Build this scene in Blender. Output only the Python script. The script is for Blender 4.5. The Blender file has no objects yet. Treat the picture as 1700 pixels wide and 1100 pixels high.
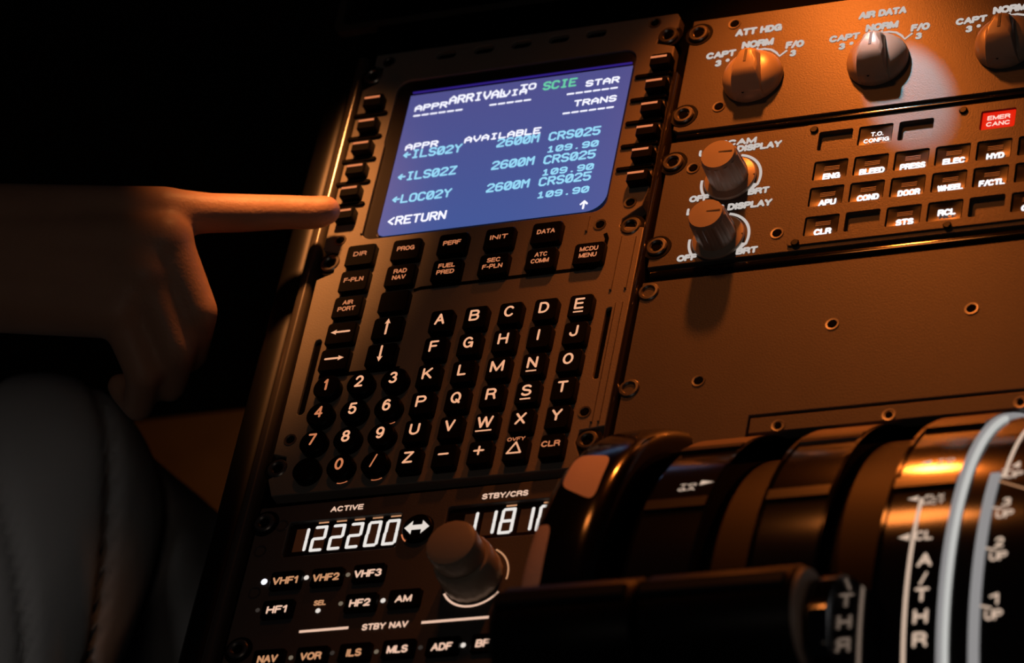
import bpy, bmesh, math, random
from mathutils import Vector, Matrix, noise
PI = math.pi
random.seed(7)
S = bpy.context.scene
COL = S.collection
MM = 0.001
DECK = 0.72          # height of the pedestal top above the cockpit floor (m)
# working frame: u to the right, v towards the seats, h up from the pedestal top, all in mm

def W(u, v, h=0.0):
    return Vector((u * MM, -v * MM, DECK + h * MM))

# ------------------------------------------------------------------ camera
EYE = (686.1, 979.3, 1146.6)
cd = bpy.data.cameras.new('camera')
cam = bpy.data.objects.new('camera', cd)
COL.objects.link(cam)
cd.sensor_width = 36
cd.lens = 137.65
cd.clip_start = 0.05
right = Vector((0.91198505, 0.17171376, -0.37255558))
up = Vector((0.10014611, 0.78750545, 0.60811671))
back = -Vector((-0.39781156, 0.59190333, -0.70099673))
cam.matrix_world = Matrix.Translation(W(*EYE)) @ Matrix((right, up, back)).transposed().to_4x4()
cd.dof.use_dof = True
cd.dof.focus_distance = 1.64
cd.dof.aperture_fstop = 10
S.camera = cam

# ------------------------------------------------------------------ world and lights
wd = bpy.data.worlds.new('night')
S.world = wd
wd.use_nodes = True
wd.node_tree.nodes['Background'].inputs[0].default_value = (0.55, 0.7, 1.0, 1)
wd.node_tree.nodes['Background'].inputs[1].default_value = 0.0035

def look(o, tgt):
    o.rotation_euler = (tgt - o.location).to_track_quat('-Z', 'Y').to_euler()

def spot(name, loc, tgt, power, col, size, angle, blend=1.0, spec=1.0):
    l = bpy.data.lights.new(name, 'SPOT')
    l.energy = power; l.color = col; l.shadow_soft_size = size
    l.spot_size = math.radians(angle); l.spot_blend = blend; l.specular_factor = spec
    o = bpy.data.objects.new(name, l); COL.objects.link(o)
    o.location = loc; look(o, tgt)
    return o

def area(name, loc, tgt, power, col, size):
    l = bpy.data.lights.new(name, 'AREA')
    l.energy = power; l.color = col; l.shape = 'DISK'; l.size = size
    o = bpy.data.objects.new(name, l); COL.objects.link(o)
    o.location = loc; look(o, tgt)
    return o

spot('pedestal_flood_lamp', W(122, -260, 110), W(160, -38, 0), 3.4, (1.0, 0.205, 0.024), 0.009, 68)
spot('highlight_pool_spot', W(128, -258, 112), W(197, -94, 0), 1.8, (0.02, 0.70, 0.92), 0.004, 9.5, 0.12)  # added narrow cyan beam, only to grey the highlight beside the middle knob
spot('hand_fill_spot', W(-35, -262, 205), W(-78, -68, 16), 9.5, (1.0, 0.34, 0.09), 0.016, 26.5)  # added warm beam for the finger, hand and left rail glint
spot('warm_dome_lamp', W(49, -331, 400), W(200, 110, 0), 1.3, (1.0, 0.27, 0.05), 0.035, 60)
area('soft_fill_area', W(500, 900, 1500), W(0, 100, 0), 0.5, (1.0, 0.82, 0.68), 0.4)  # added soft fill for trousers and lever cap, no actual fitting
spot('footwell_lamp', W(-200, -180, -180), W(-340, -170, -330), 0.11, (1.0, 0.36, 0.08), 0.02, 120)
spot('trouser_fill_spot', W(-60, 760, 800), W(-262, 110, -120), 2.6, (1.0, 0.95, 0.92), 0.05, 17)  # added narrow fill that brightens only the trousers
spot('cap_fill_spot', W(760, 420, 420), W(229, 235, 92), 1.2, (1.0, 0.62, 0.40), 0.02, 5.5, 0.8)  # added weak beam aimed only at the lever's end cap

vs = S.view_settings
vs.view_transform = 'Standard'
vs.look = 'None'
vs.gamma = 1.0
vs.use_curve_mapping = False
vs.exposure = 0.0

# ------------------------------------------------------------------ materials
def mat(name, col, rough=0.5, metal=0.0, spec=0.5, bump=0.0, bscale=900, coat=0.0, coat_r=0.1, vary=0.0, vscale=40):
    m = bpy.data.materials.new(name); m.use_nodes = True
    nt = m.node_tree; b = nt.nodes['Principled BSDF']
    b.inputs['Base Color'].default_value = (*col, 1)
    b.inputs['Roughness'].default_value = rough
    b.inputs['Metallic'].default_value = metal
    b.inputs['Specular IOR Level'].default_value = spec
    b.inputs['Coat Weight'].default_value = coat
    b.inputs['Coat Roughness'].default_value = coat_r
    tc = nt.nodes.new('ShaderNodeTexCoord')
    if bump:
        n = nt.nodes.new('ShaderNodeTexNoise'); n.inputs['Scale'].default_value = bscale
        n.inputs['Detail'].default_value = 3
        bp = nt.nodes.new('ShaderNodeBump'); bp.inputs['Strength'].default_value = bump
        bp.inputs['Distance'].default_value = 0.0004
        nt.links.new(tc.outputs['Object'], n.inputs['Vector'])
        nt.links.new(n.outputs['Fac'], bp.inputs['Height'])
        nt.links.new(bp.outputs['Normal'], b.inputs['Normal'])
    if vary:
        n = nt.nodes.new('ShaderNodeTexNoise'); n.inputs['Scale'].default_value = vscale
        n.inputs['Detail'].default_value = 5
        r = nt.nodes.new('ShaderNodeMix'); r.data_type = 'RGBA'
        r.inputs['A'].default_value = (*[c * (1 - vary) for c in col], 1)
        r.inputs['B'].default_value = (*[min(1, c * (1 + vary)) for c in col], 1)
        nt.links.new(tc.outputs['Object'], n.inputs['Vector'])
        nt.links.new(n.outputs['Fac'], r.inputs['Factor'])
        nt.links.new(r.outputs['Result'], b.inputs['Base Color'])
    return m

def srgb(r, g, b):
    return tuple(((c / 255 + 0.055) / 1.055) ** 2.4 if c > 10 else c / 255 / 12.92 for c in (r, g, b))

def emis(name, rgb, k=1.0):
    m = bpy.data.materials.new(name); m.use_nodes = True
    b = m.node_tree.nodes['Principled BSDF']
    c = srgb(*rgb)
    b.inputs['Base Color'].default_value = (0.05, 0.05, 0.05, 1)
    b.inputs['Specular IOR Level'].default_value = 0.0
    b.inputs['Emission Color'].default_value = (*c, 1)
    b.inputs['Emission Strength'].default_value = k
    return m

M = {}
M['panel'] = mat('panel_paint', (0.115, 0.105, 0.095), 0.44, spec=0.35, bump=0.25, bscale=1400, vary=0.10, vscale=60)
M['panel_dim'] = mat('radio_panel_paint', (0.10, 0.095, 0.09), 0.5, bump=0.25, bscale=1400, vary=0.1)
M['mcdu'] = mat('display_unit_paint', (0.26, 0.235, 0.20), 0.46, bump=0.3, bscale=1400, vary=0.1, vscale=50)
M['black'] = mat('black_plastic', (0.005, 0.005, 0.005), 0.4, spec=0.2)
M['key'] = mat('key_plastic', (0.004, 0.004, 0.004), 0.4, spec=0.10)
M['handle'] = mat('handle_grip', (0.004, 0.004, 0.004), 0.42, spec=0.12)
M['gloss'] = mat('gloss_black', (0.004, 0.004, 0.004), 0.10, spec=0.5, vary=0.0)
M['satin'] = mat('satin_black_metal', (0.02, 0.018, 0.017), 0.28, spec=0.6)
M['void'] = mat('dark_void', (0.002, 0.002, 0.002), 0.9, spec=0.05)
M['knob'] = mat('knob_cream', (0.42, 0.36, 0.29), 0.33, spec=0.5, bump=0.05)
M['knobface'] = mat('knob_front_inset', (0.10, 0.09, 0.08), 0.6)
M['steel'] = mat('fastener_steel', (0.30, 0.27, 0.24), 0.32, metal=0.9)
M['rail'] = mat('rail_paint', (0.07, 0.06, 0.05), 0.2, spec=0.8)
M['mirror'] = mat('polished_black_side', (0.003, 0.003, 0.003), 0.06, spec=1.0)
M['white_mark'] = mat('wheel_white_mark', (0.80, 0.62, 0.56), 0.6, bump=0.3, bscale=500)
M['wheel'] = mat('wheel_black_gloss', (0.004, 0.004, 0.004), 0.14, spec=0.5)
M['brass'] = mat('glint_brass', (0.45, 0.27, 0.09), 0.3, metal=1.0)
M['lensface'] = mat('key_lens', (0.012, 0.010, 0.009), 0.36, spec=0.3)
M['facet'] = mat('lens_facet', (0.35, 0.33, 0.33), 0.5)
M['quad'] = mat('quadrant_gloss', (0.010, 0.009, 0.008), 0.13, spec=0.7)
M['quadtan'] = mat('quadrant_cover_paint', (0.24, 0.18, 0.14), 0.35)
M['slotband'] = mat('lever_slot_brush', (0.007, 0.005, 0.004), 0.5, spec=0.12)
M['floor'] = mat('floor_carpet', (0.01, 0.009, 0.008), 0.95, bump=0.6, bscale=300)
M['wallm'] = mat('cockpit_lining', (0.004, 0.004, 0.005), 0.9)
M['tan'] = mat('footwell_trim_paint', (0.25, 0.17, 0.10), 0.6, vary=0.2)
M['cloth'] = mat('trouser_cloth', (0.45, 0.44, 0.43), 0.95, spec=0.1, bump=0.5, bscale=1800, vary=0.08, vscale=30)
M['shirt'] = mat('shirt_cloth', (0.3, 0.3, 0.33), 0.9, spec=0.1, bump=0.4, bscale=1500)
M['leather'] = mat('shoe_leather', (0.01, 0.01, 0.01), 0.3)
sk = mat('skin', (0.55, 0.30, 0.19), 0.5, spec=0.4, bump=0.4, bscale=700, vary=0.12, vscale=45)
sb = sk.node_tree.nodes['Principled BSDF']
sb.inputs['Subsurface Weight'].default_value = 0.15
sb.inputs['Subsurface Radius'].default_value = (0.01, 0.004, 0.002)
sb.inputs['Subsurface Scale'].default_value = 0.3
M['skin'] = sk
M['nail'] = mat('finger_nail', (0.62, 0.40, 0.30), 0.3)
M['e_key'] = emis('key_backlight', (236, 170, 130))
M['e_keydim'] = emis('key_backlight_dim', (196, 118, 78))
M['e_keyfaint'] = emis('key_backlight_faint', (110, 84, 72))
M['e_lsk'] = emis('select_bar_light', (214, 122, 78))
M['e_panel'] = emis('panel_backlight', (192, 184, 178))
M['e_white'] = emis('bright_backlight', (255, 252, 255), 1.2)
M['e_rmp'] = emis('radio_backlight', (232, 190, 165))
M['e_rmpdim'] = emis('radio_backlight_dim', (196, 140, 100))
M['e_digit'] = emis('digit_segments', (232, 226, 220))
M['e_dot'] = emis('lit_indicator', (225, 215, 205))
M['e_dotdim'] = emis('dim_indicator', (112, 100, 84))
M['e_red'] = emis('red_warning_light', (225, 28, 8))
M['e_redtext'] = emis('red_warning_text', (255, 205, 190), 1.1)
M['e_quad'] = emis('quadrant_backlight', (214, 186, 164))
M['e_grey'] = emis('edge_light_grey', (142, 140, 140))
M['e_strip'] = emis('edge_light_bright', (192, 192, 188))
M['e_cyan'] = emis('screen_cyan', (150, 215, 245), 1.0)
M['e_swhite'] = emis('screen_white', (240, 240, 255), 1.1)
M['e_green'] = emis('screen_green', (105, 205, 165))
M['e_purple'] = emis('painted_screen_reflection', (44, 28, 120))  # glow painted in for the screen's reflection in the well wall
M['e_rust'] = emis('window_glow', (40, 17, 6))
# the lit display: a deep blue page, a little brighter and more cyan near its lower left
ms = emis('screen_blue', (84, 92, 158))
nt = ms.node_tree; bs = nt.nodes['Principled BSDF']
tc = nt.nodes.new('ShaderNodeTexCoord'); sp = nt.nodes.new('ShaderNodeSeparateXYZ')
mx = nt.nodes.new('ShaderNodeMix'); mx.data_type = 'RGBA'
mp = nt.nodes.new('ShaderNodeMapRange')
mp.inputs['From Min'].default_value = -0.04; mp.inputs['From Max'].default_value = 0.04
nt.links.new(tc.outputs['Object'], sp.inputs[0]); nt.links.new(sp.outputs['Y'], mp.inputs['Value'])
mx.inputs['A'].default_value = (*srgb(68, 88, 152), 1); mx.inputs['B'].default_value = (*srgb(80, 80, 140), 1)
nt.links.new(mp.outputs['Result'], mx.inputs['Factor']); nt.links.new(mx.outputs['Result'], bs.inputs['Emission Color'])
bs.inputs['Roughness'].default_value = 0.25; bs.inputs['Specular IOR Level'].default_value = 0.3
M['screen'] = ms

# ------------------------------------------------------------------ mesh helpers
class MB:
    """collects one mesh in (u, v, h) mm relative to an anchor"""
    def __init__(s): s.v = []; s.f = []; s.m = []
    def add(s, vs, fs):
        n = len(s.v); s.v += list(vs); s.f += [[i + n for i in f] for f in fs]; return s
    def loft(s, rings, cap0=True, cap1=True, closed=True):
        n = len(rings[0]); b = len(s.v)
        for r in rings: s.v += list(r)
        for k in range(len(rings) - 1):
            for i in range(n if closed else n - 1):
                j = (i + 1) % n
                s.f.append([b + k * n + i, b + k * n + j, b + (k + 1) * n + j, b + (k + 1) * n + i])
        if cap0: s.f.append([b + i for i in range(n)][::-1])
        if cap1: s.f.append([b + (len(rings) - 1) * n + i for i in range(n)])
        return s
    def prism(s, loop, h0, h1, ch=0.0):
        if ch:
            cx = sum(p[0] for p in loop) / len(loop); cy = sum(p[1] for p in loop) / len(loop)
            def inset(p):
                dx, dy = p[0] - cx, p[1] - cy
                L = math.hypot(dx, dy) or 1
                return (p[0] - dx / L * ch, p[1] - dy / L * ch)
            ins = [inset(p) for p in loop]
            return s.loft([[(x, y, h0) for x, y in loop], [(x, y, h1 - ch) for x, y in loop],
                           [(x, y, h1) for x, y in ins]])
        return s.loft([[(x, y, h0) for x, y in loop], [(x, y, h1) for x, y in loop]])
    def box(s, u0, u1, v0, v1, h0, h1, ch=0.0):
        return s.prism([(u0, v0), (u1, v0), (u1, v1), (u0, v1)], h0, h1, ch)
    def lathe(s, prof, n=32, c=(0, 0), flute=0, fd=0.0, cap0=True, cap1=True):
        rings = []
        for r, h in prof:
            ring = []
            for i in range(n):
                a = 2 * PI * i / n
                rr = r * (1 + (fd * math.cos(flute * a) if flute else 0))
                ring.append((c[0] + rr * math.cos(a), c[1] + rr * math.sin(a), h))
            rings.append(ring)
        return s.loft(rings, cap0, cap1)

def rrect(cu, cv, w, h, r, n=4):
    L = []
    for k, (sx, sy) in enumerate(((1, 1), (-1, 1), (-1, -1), (1, -1))):
        for i in range(n + 1):
            a = PI / 2 * k + PI / 2 * i / n
            L.append((cu + sx * (w / 2 - r) + r * math.cos(a), cv + sy * (h / 2 - r) + r * math.sin(a)))
    return L

def circ(cu, cv, r, n=24):
    return [(cu + r * math.cos(2 * PI * i / n), cv + r * math.sin(2 * PI * i / n)) for i in range(n)]

ABS = {}
def to_mesh(name, mb, m, smooth=35):
    me = bpy.data.meshes.new(name)
    me.from_pydata([(a * MM, -b * MM, c * MM) for a, b, c in mb.v], [], mb.f)
    bm = bmesh.new(); bm.from_mesh(me)
    bmesh.ops.recalc_face_normals(bm, faces=bm.faces)
    bm.to_mesh(me); bm.free()
    if smooth:
        me.shade_smooth(); me.set_sharp_from_angle(angle=math.radians(smooth))
    me.materials.append(m)
    return me

def put(name, me, parent=None, at=(0, 0, 0)):
    o = bpy.data.objects.new(name, me); COL.objects.link(o)
    loc = W(*at); ABS[o] = loc
    if parent is not None:
        o.parent = parent; o.location = loc - ABS[parent]
    else:
        o.location = loc
    return o

def obj(name, mb, m, parent=None, at=(0, 0, 0), smooth=35):
    return put(name, to_mesh(name, mb, m, smooth), parent, at)

def tag(o, label, cat=None, group=None, kind=None):
    if label: o['label'] = label
    if cat: o['category'] = cat
    if group: o['group'] = group
    if kind: o['kind'] = kind
    return o

def thing(name, label, cat, at=(0, 0, 0), group=None):
    o = bpy.data.objects.new(name, None); COL.objects.link(o)
    o.empty_display_size = 0.01
    o.location = W(*at); ABS[o] = W(*at)
    return tag(o, label, cat, group)

def bevel(o, w=0.35, seg=2, ang=40):
    b = o.modifiers.new('edge', 'BEVEL'); b.width = w * MM; b.segments = seg
    b.limit_method = 'ANGLE'; b.angle_limit = math.radians(ang); b.harden_normals = False
    return o

def plate(outer, holes, h1, h0):
    """a sheet with real openings: top face, outer wall and the walls of each opening"""
    bm = bmesh.new(); E = []; loops = [outer] + holes
    for L in loops:
        vs = [bm.verts.new((x, y, h1)) for x, y in L]
        for i in range(len(vs)): E.append(bm.edges.new((vs[i], vs[(i + 1) % len(vs)])))
    bmesh.ops.triangle_fill(bm, edges=E, use_beauty=True, use_dissolve=False, normal=(0, 0, 1))
    bm.verts.index_update()
    mb = MB(); mb.v = [tuple(v.co) for v in bm.verts]; mb.f = [[v.index for v in f.verts] for f in bm.faces]
    bm.free(); k = 0
    for L in loops:
        n = len(L); b = len(mb.v)
        mb.v += [(x, y, h0) for x, y in L]
        for i in range(n):
            j = (i + 1) % n
            mb.f.append([k + i, k + j, b + j, b + i])
        k += n
    return mb

# flat lettering: built-in sans for the engraved legends
_tc = {}
def glyphs(s, bold=0.02, align='CENTER'):
    key = (s, bold)
    if key in _tc: return _tc[key]
    c = bpy.data.curves.new('t', 'FONT'); c.body = s; c.size = 1.0; c.offset = bold
    c.align_x = align; c.resolution_u = 3; c.space_line = 0.95; c.fill_mode = 'BOTH' if False else c.fill_mode
    o = bpy.data.objects.new('t', c); COL.objects.link(o)
    bpy.context.view_layer.update()
    dg = bpy.context.evaluated_depsgraph_get()
    me = bpy.data.meshes.new_from_object(o.evaluated_get(dg))
    V = [tuple(v.co) for v in me.vertices]; F = [list(p.vertices) for p in me.polygons]
    bpy.data.objects.remove(o); bpy.data.curves.remove(c); bpy.data.meshes.remove(me)
    _tc[key] = (V, F)
    return V, F

def ell(cx, cy, rx, ry, a0, a1, n=14):
    return [(cx + rx * math.cos(math.radians(a0 + (a1 - a0) * i / n)), cy + ry * math.sin(math.radians(a0 + (a1 - a0) * i / n))) for i in range(n + 1)]
# single-stroke grotesque capitals: (width, strokes) on a cap height of 6
GL = {
 'A': (4.6, [[(0,0),(2.3,6),(4.6,0)],[(0.85,2.1),(3.75,2.1)]]), 'B': (4.0, [[(2.4,3.15),(0,3.15),(0,6)] + ell(2.4,4.6,1.4,1.4,90,-90,8) + ell(2.5,1.6,1.5,1.6,90,-90,8) + [(0,0),(0,3.2)]]),
 'C': (4.6, [ell(2.4,3,2.35,3,42,318,20)]), 'D': (4.3, [[(0,0),(0,6)] + ell(1.7,3,2.5,3,90,-90,14) + [(0,0)]]), 'E': (3.8, [[(3.8,6),(0,6),(0,0),(3.8,0)],[(0,3.15),(3.4,3.15)]]),
 'F': (3.6, [[(3.6,6),(0,6),(0,0)],[(0,3.1),(3.0,3.1)]]), 'G': (4.8, [ell(2.4,3,2.4,3,42,345,20) + [(4.75,2.8),(2.8,2.8)],[(4.75,2.8),(4.75,0)]]),
 'H': (4.2, [[(0,0),(0,6)],[(4.2,0),(4.2,6)],[(0,3.1),(4.2,3.1)]]), 'I': (0.4, [[(0.2,0),(0.2,6)]]), 'J': (3.2, [[(3.2,6),(3.2,1.7)] + ell(1.6,1.7,1.6,1.7,0,-180,10)]),
 'K': (4.2, [[(0,0),(0,6)],[(4.0,6),(0,2.2)],[(1.4,3.4),(4.2,0)]]), 'L': (3.5, [[(0,6),(0,0),(3.5,0)]]), 'M': (5.0, [[(0,0),(0,6),(2.5,0.3),(5,6),(5,0)]]), 'N': (4.2, [[(0,0),(0,6),(4.2,0),(4.2,6)]]),
 'O': (4.9, [ell(2.45,3,2.45,3,90,450,24)]), 'P': (4.0, [[(0,0),(0,6),(2.4,6)] + ell(2.4,4.4,1.6,1.6,90,-90,8) + [(0,2.8)]]), 'Q': (4.9, [ell(2.45,3,2.45,3,90,450,24),[(2.9,1.6),(4.8,-0.3)]]),
 'R': (4.2, [[(0,0),(0,6),(2.5,6)] + ell(2.5,4.5,1.6,1.5,90,-90,8) + [(0,3.0)],[(2.3,3.0),(3.6,2.4),(4.2,0)]]), 'S': (4.0, [ell(2.0,4.55,1.8,1.45,25,235,12) + [(2,3.1)] + ell(2.0,1.55,2.0,1.55,55,-158,12)]),
 'T': (4.2, [[(0,6),(4.2,6)],[(2.1,6),(2.1,0)]]), 'U': (4.2, [[(0,6),(0,2.1)] + ell(2.1,2.1,2.1,2.1,180,360,12) + [(4.2,6)]]), 'V': (4.4, [[(0,6),(2.2,0),(4.4,6)]]),
 'W': (6.4, [[(0,6),(1.6,0),(3.2,6),(4.8,0),(6.4,6)]]), 'X': (4.2, [[(0,0),(4.2,6)],[(0,6),(4.2,0)]]), 'Y': (4.4, [[(0,6),(2.2,2.7),(4.4,6)],[(2.2,2.7),(2.2,0)]]), 'Z': (4.0, [[(0.1,6),(4,6),(0,0),(4,0)]]),
 '0': (3.8, [ell(1.9,3,1.9,3,90,450,22)]), '1': (1.6, [[(0,4.6),(1.6,6),(1.6,0)]]), '2': (3.8, [ell(1.9,4.2,1.8,1.8,170,-35,12) + [(0,0),(3.8,0)]]),
 '3': (3.8, [ell(1.9,4.55,1.65,1.45,155,-80,10) + ell(1.9,1.6,1.9,1.6,80,-155,12)]), '4': (4.0, [[(3,0),(3,6),(0,1.9),(4.0,1.9)]]), '5': (3.8, [[(3.5,6),(0.6,6),(0.2,3.0)] + ell(1.9,1.95,1.9,1.95,125,-155,14)]),
 '6': (3.8, [ell(2.0,3.2,1.95,2.8,50,180,10) + [(0,1.9)], ell(1.9,1.9,1.85,1.9,90,450,18)]), '7': (3.8, [[(0,6),(3.8,6),(1.4,0)]]), '8': (3.8, [ell(1.9,4.55,1.6,1.45,90,450,16), ell(1.9,1.6,1.9,1.6,90,450,16)]),
 '9': (3.8, [ell(1.9,4.1,1.85,1.9,90,450,18), [(3.75,4.1)] + ell(1.8,2.8,1.95,2.8,0,-130,10)]), '/': (2.4, [[(0,-0.3),(2.4,6.3)]]), '-': (2.0, [[(0,2.6),(2,2.6)]]), '.': (0.4, [[(0.1,0.1),(0.3,0.1)]]), ' ': (1.8, []),
}
def strokes(s, w, h, th, lw):
    """lines of capitals centred on 0,0: total width w, total height h, stroke lw (mm)"""
    lines = s.split('\n'); n = len(lines)
    lh = h / (n + (n - 1) * 0.42)
    sp = 1.55
    wid = [sum(GL[c][0] for c in l) + sp * (len(l) - 1) for l in lines]
    kx = (w - lw) / max(max(wid), 0.01) if max(wid) > 0.5 else 1
    ky = (lh - lw) / 6
    mb = MB()
    for k, l in enumerate(lines):
        x = -wid[k] / 2; base = -h / 2 + k * lh * 1.42 + lh - lw / 2
        for c in l:
            for path in GL[c][1]:
                P = [((x + a) * kx, base - b * ky) for a, b in path]
                for p, q in zip(P, P[1:]): capsule2(mb, p, q, lw, th, 4)
            x += GL[c][0] + sp
    return mb

def legend(s, u0, u1, v0, v1, h, m, parent, name='legend', bold=0.02, th=0.12):
    n = s.count('\n') + 1
    lh = (v1 - v0) / (n + (n - 1) * 0.42)
    cu, cv = (u0 + u1) / 2, (v0 + v1) / 2
    lw = lh * {0.012: 0.17, 0.028: 0.21, 0.03: 0.2, 0.035: 0.22, 0.04: 0.22, 0.045: 0.30, 0.05: 0.27}.get(bold, 0.2)
    return obj(name, strokes(s, u1 - u0, v1 - v0, th, lw), m, parent, (cu, cv, h), smooth=0)

def legend_font(s, u0, u1, v0, v1, h, m, parent, name='legend', bold=0.02, th=0.12):
    """lettering fitted into the rectangle u0..u1, v0..v1 (v0 = top edge), th mm thick, lying at height h"""
    V, F = glyphs(s, bold)
    xs = [p[0] for p in V]; ys = [p[1] for p in V]
    x0, x1, y0, y1 = min(xs), max(xs), min(ys), max(ys)
    cu, cv = (u0 + u1) / 2, (v0 + v1) / 2
    mb = MB()
    mb.v = [((x - x0) / max(x1 - x0, 1e-6) * (u1 - u0) + u0 - cu, (y1 - y) / max(y1 - y0, 1e-6) * (v1 - v0) + v0 - cv, th) for x, y, z in V]
    mb.f = F
    return obj(name, mb, m, parent, (cu, cv, h), smooth=0)

def capsule2(mb, p, q, w, h=0.1, n=6):
    """a flat stroke with round ends"""
    dx, dy = q[0] - p[0], q[1] - p[1]; a = math.atan2(dy, dx); L = []
    for i in range(n + 1):
        t = a - PI / 2 + PI * i / n; L.append((q[0] + w / 2 * math.cos(t), q[1] + w / 2 * math.sin(t), h))
    for i in range(n + 1):
        t = a + PI / 2 + PI * i / n; L.append((p[0] + w / 2 * math.cos(t), p[1] + w / 2 * math.sin(t), h))
    mb.add(L, [list(range(len(L)))])
    return mb

def arc_pts(cu, cv, r, a0, a1, n=24):
    return [(cu + r * math.cos(math.radians(a0 + (a1 - a0) * i / n)), cv + r * math.sin(math.radians(a0 + (a1 - a0) * i / n))) for i in range(n + 1)]

def ribbon(pts, w, h=0.1):
    mb = MB()
    L = []; Rr = []
    for i, p in enumerate(pts):
        a = pts[max(0, i - 1)]; b = pts[min(len(pts) - 1, i + 1)]
        dx, dy = b[0] - a[0], b[1] - a[1]; l = math.hypot(dx, dy) or 1
        nx, ny = -dy / l * w / 2, dx / l * w / 2
        L.append((p[0] + nx, p[1] + ny, h)); Rr.append((p[0] - nx, p[1] - ny, h))
    n = len(pts)
    mb.add(L + Rr, [[i, i + 1, n + i + 1, n + i] for i in range(n - 1)])
    return mb

# vector letters of the display: strokes on a 4 wide x 6 high cell
ST = {
 'A': [[(0,0),(0,4),(2,6),(4,4),(4,0)],[(0,2.4),(4,2.4)]], 'B': [[(0,0),(0,6),(3,6),(4,5),(4,4),(3,3.2),(0,3.2)],[(3,3.2),(4,2.2),(4,1),(3,0),(0,0)]],
 'C': [[(4,5),(3,6),(1,6),(0,5),(0,1),(1,0),(3,0),(4,1)]], 'D': [[(0,0),(0,6),(2.6,6),(4,4.6),(4,1.4),(2.6,0),(0,0)]],
 'E': [[(4,6),(0,6),(0,0),(4,0)],[(0,3.1),(3,3.1)]], 'I': [[(0.8,6),(3.2,6)],[(0.8,0),(3.2,0)],[(2,0),(2,6)]],
 'L': [[(0,6),(0,0),(4,0)]], 'M': [[(0,0),(0,6),(2,3.4),(4,6),(4,0)]], 'N': [[(0,0),(0,6),(4,0),(4,6)]],
 'O': [[(1,0),(3,0),(4,1),(4,5),(3,6),(1,6),(0,5),(0,1),(1,0)]], 'P': [[(0,0),(0,6),(3,6),(4,5),(4,3.9),(3,2.9),(0,2.9)]],
 'R': [[(0,0),(0,6),(3,6),(4,5),(4,4),(3,3),(0,3)],[(2,3),(4,0)]], 'S': [[(4,5.1),(3.1,6),(1,6),(0,5.1),(0,4),(1,3.1),(3,2.9),(4,2),(4,1),(3,0),(1,0),(0,0.9)]],
 'T': [[(0,6),(4,6)],[(2,6),(2,0)]], 'U': [[(0,6),(0,1),(1,0),(3,0),(4,1),(4,6)]], 'V': [[(0,6),(0,3.6),(2,0),(4,3.6),(4,6)]],
 'Y': [[(0,6),(2,3.2),(4,6)],[(2,3.2),(2,0)]], 'Z': [[(0,6),(4,6),(0,0),(4,0)]],
 '0': [[(1,0),(3,0),(4,1),(4,5),(3,6),(1,6),(0,5),(0,1),(1,0)],[(0.6,1),(3.4,5)]], '1': [[(0.8,4.9),(2,6),(2,0)],[(0.6,0),(3.4,0)]],
 '2': [[(0,5),(1,6),(3,6),(4,5),(4,4),(0,0.8),(0,0),(4,0)]], '5': [[(4,6),(0,6),(0,3.4),(3,3.4),(4,2.5),(4,1),(3,0),(1,0),(0,0.8)]],
 '6': [[(3.8,5.4),(3,6),(1.2,6),(0,4.8),(0,1),(1,0),(3,0),(4,1),(4,2.4),(3,3.3),(0,3.1)]],
 '9': [[(0.2,0.5),(1,0),(2.9,0),(4,1.2),(4,5),(3,6),(1,6),(0,5),(0,3.7),(1,2.8),(4,2.9)]],
 '.': [[(1.8,0.1),(2.2,0.1)]], '-': [[(0.1,0.6),(3.9,0.6)]], '<': [[(3.6,5.6),(0.6,3),(3.6,0.4)]],
 'l': [[(4,3),(0,3)],[(1.8,4.8),(0,3),(1.8,1.2)]], 'u': [[(2,0),(2,5.6)],[(0,3.6),(2,5.8),(4,3.6)]],
}
def page_text(s, c0, vc, m, parent, big=True, w=None, pitch=4.13, u00=-37.3):
    hh = 4.1 if big else 2.95
    cw = 2.85
    w = w or (1.0 if big else 0.88)
    mb = MB(); cu = u00 + c0 * pitch
    for i, ch in enumerate(s):
        for path in ST.get(ch, []):
            for a, b in zip(path, path[1:]):
                capsule2(mb, (i * pitch + 0.3 + a[0] / 4 * cw, hh / 2 - a[1] / 6 * hh), (i * pitch + 0.3 + b[0] / 4 * cw, hh / 2 - b[1] / 6 * hh), w, 0.12 + 0.0)
    return obj('page_text', mb, m, parent, (cu, vc, 0), smooth=0)

SEG = {'a': ((0.15, 0), (1, 0)), 'b': ((1, 0.06), (1, 0.46)), 'c': ((1, 0.54), (1, 0.94)), 'd': ((0.0, 1), (0.85, 1)), 'e': ((0, 0.54), (0, 0.94)), 'f': ((0.05, 0.06), (0.05, 0.46)), 'g': ((0.08, 0.5), (0.9, 0.5))}
DIG = {'0': 'abcdef', '1': 'bc', '2': 'abged', '8': 'abcdefg'}

# ------------------------------------------------------------------ the setting
def slab(name, u0, u1, v0, v1, h0, h1, m):
    o = obj(name, MB().box(u0 - (u0 + u1) / 2, u1 - (u0 + u1) / 2, v0 - (v0 + v1) / 2, v1 - (v0 + v1) / 2, 0, h1 - h0), m, None, ((u0 + u1) / 2, (v0 + v1) / 2, h0))
    return tag(o, None, None, None, 'structure')
FL = -720
tag(slab('floor', -1500, 1500, -1300, 1600, FL - 20, FL, M['floor']), 'dark cockpit floor carpet')
tag(slab('wall_front', -1500, 1500, -1320, -1300, FL, 1200, M['wallm']), 'dark forward cockpit lining')
tag(slab('wall_left', -1520, -1500, -1300, 1600, FL, 1200, M['wallm']), 'dark side lining beyond the pilot')

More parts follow.
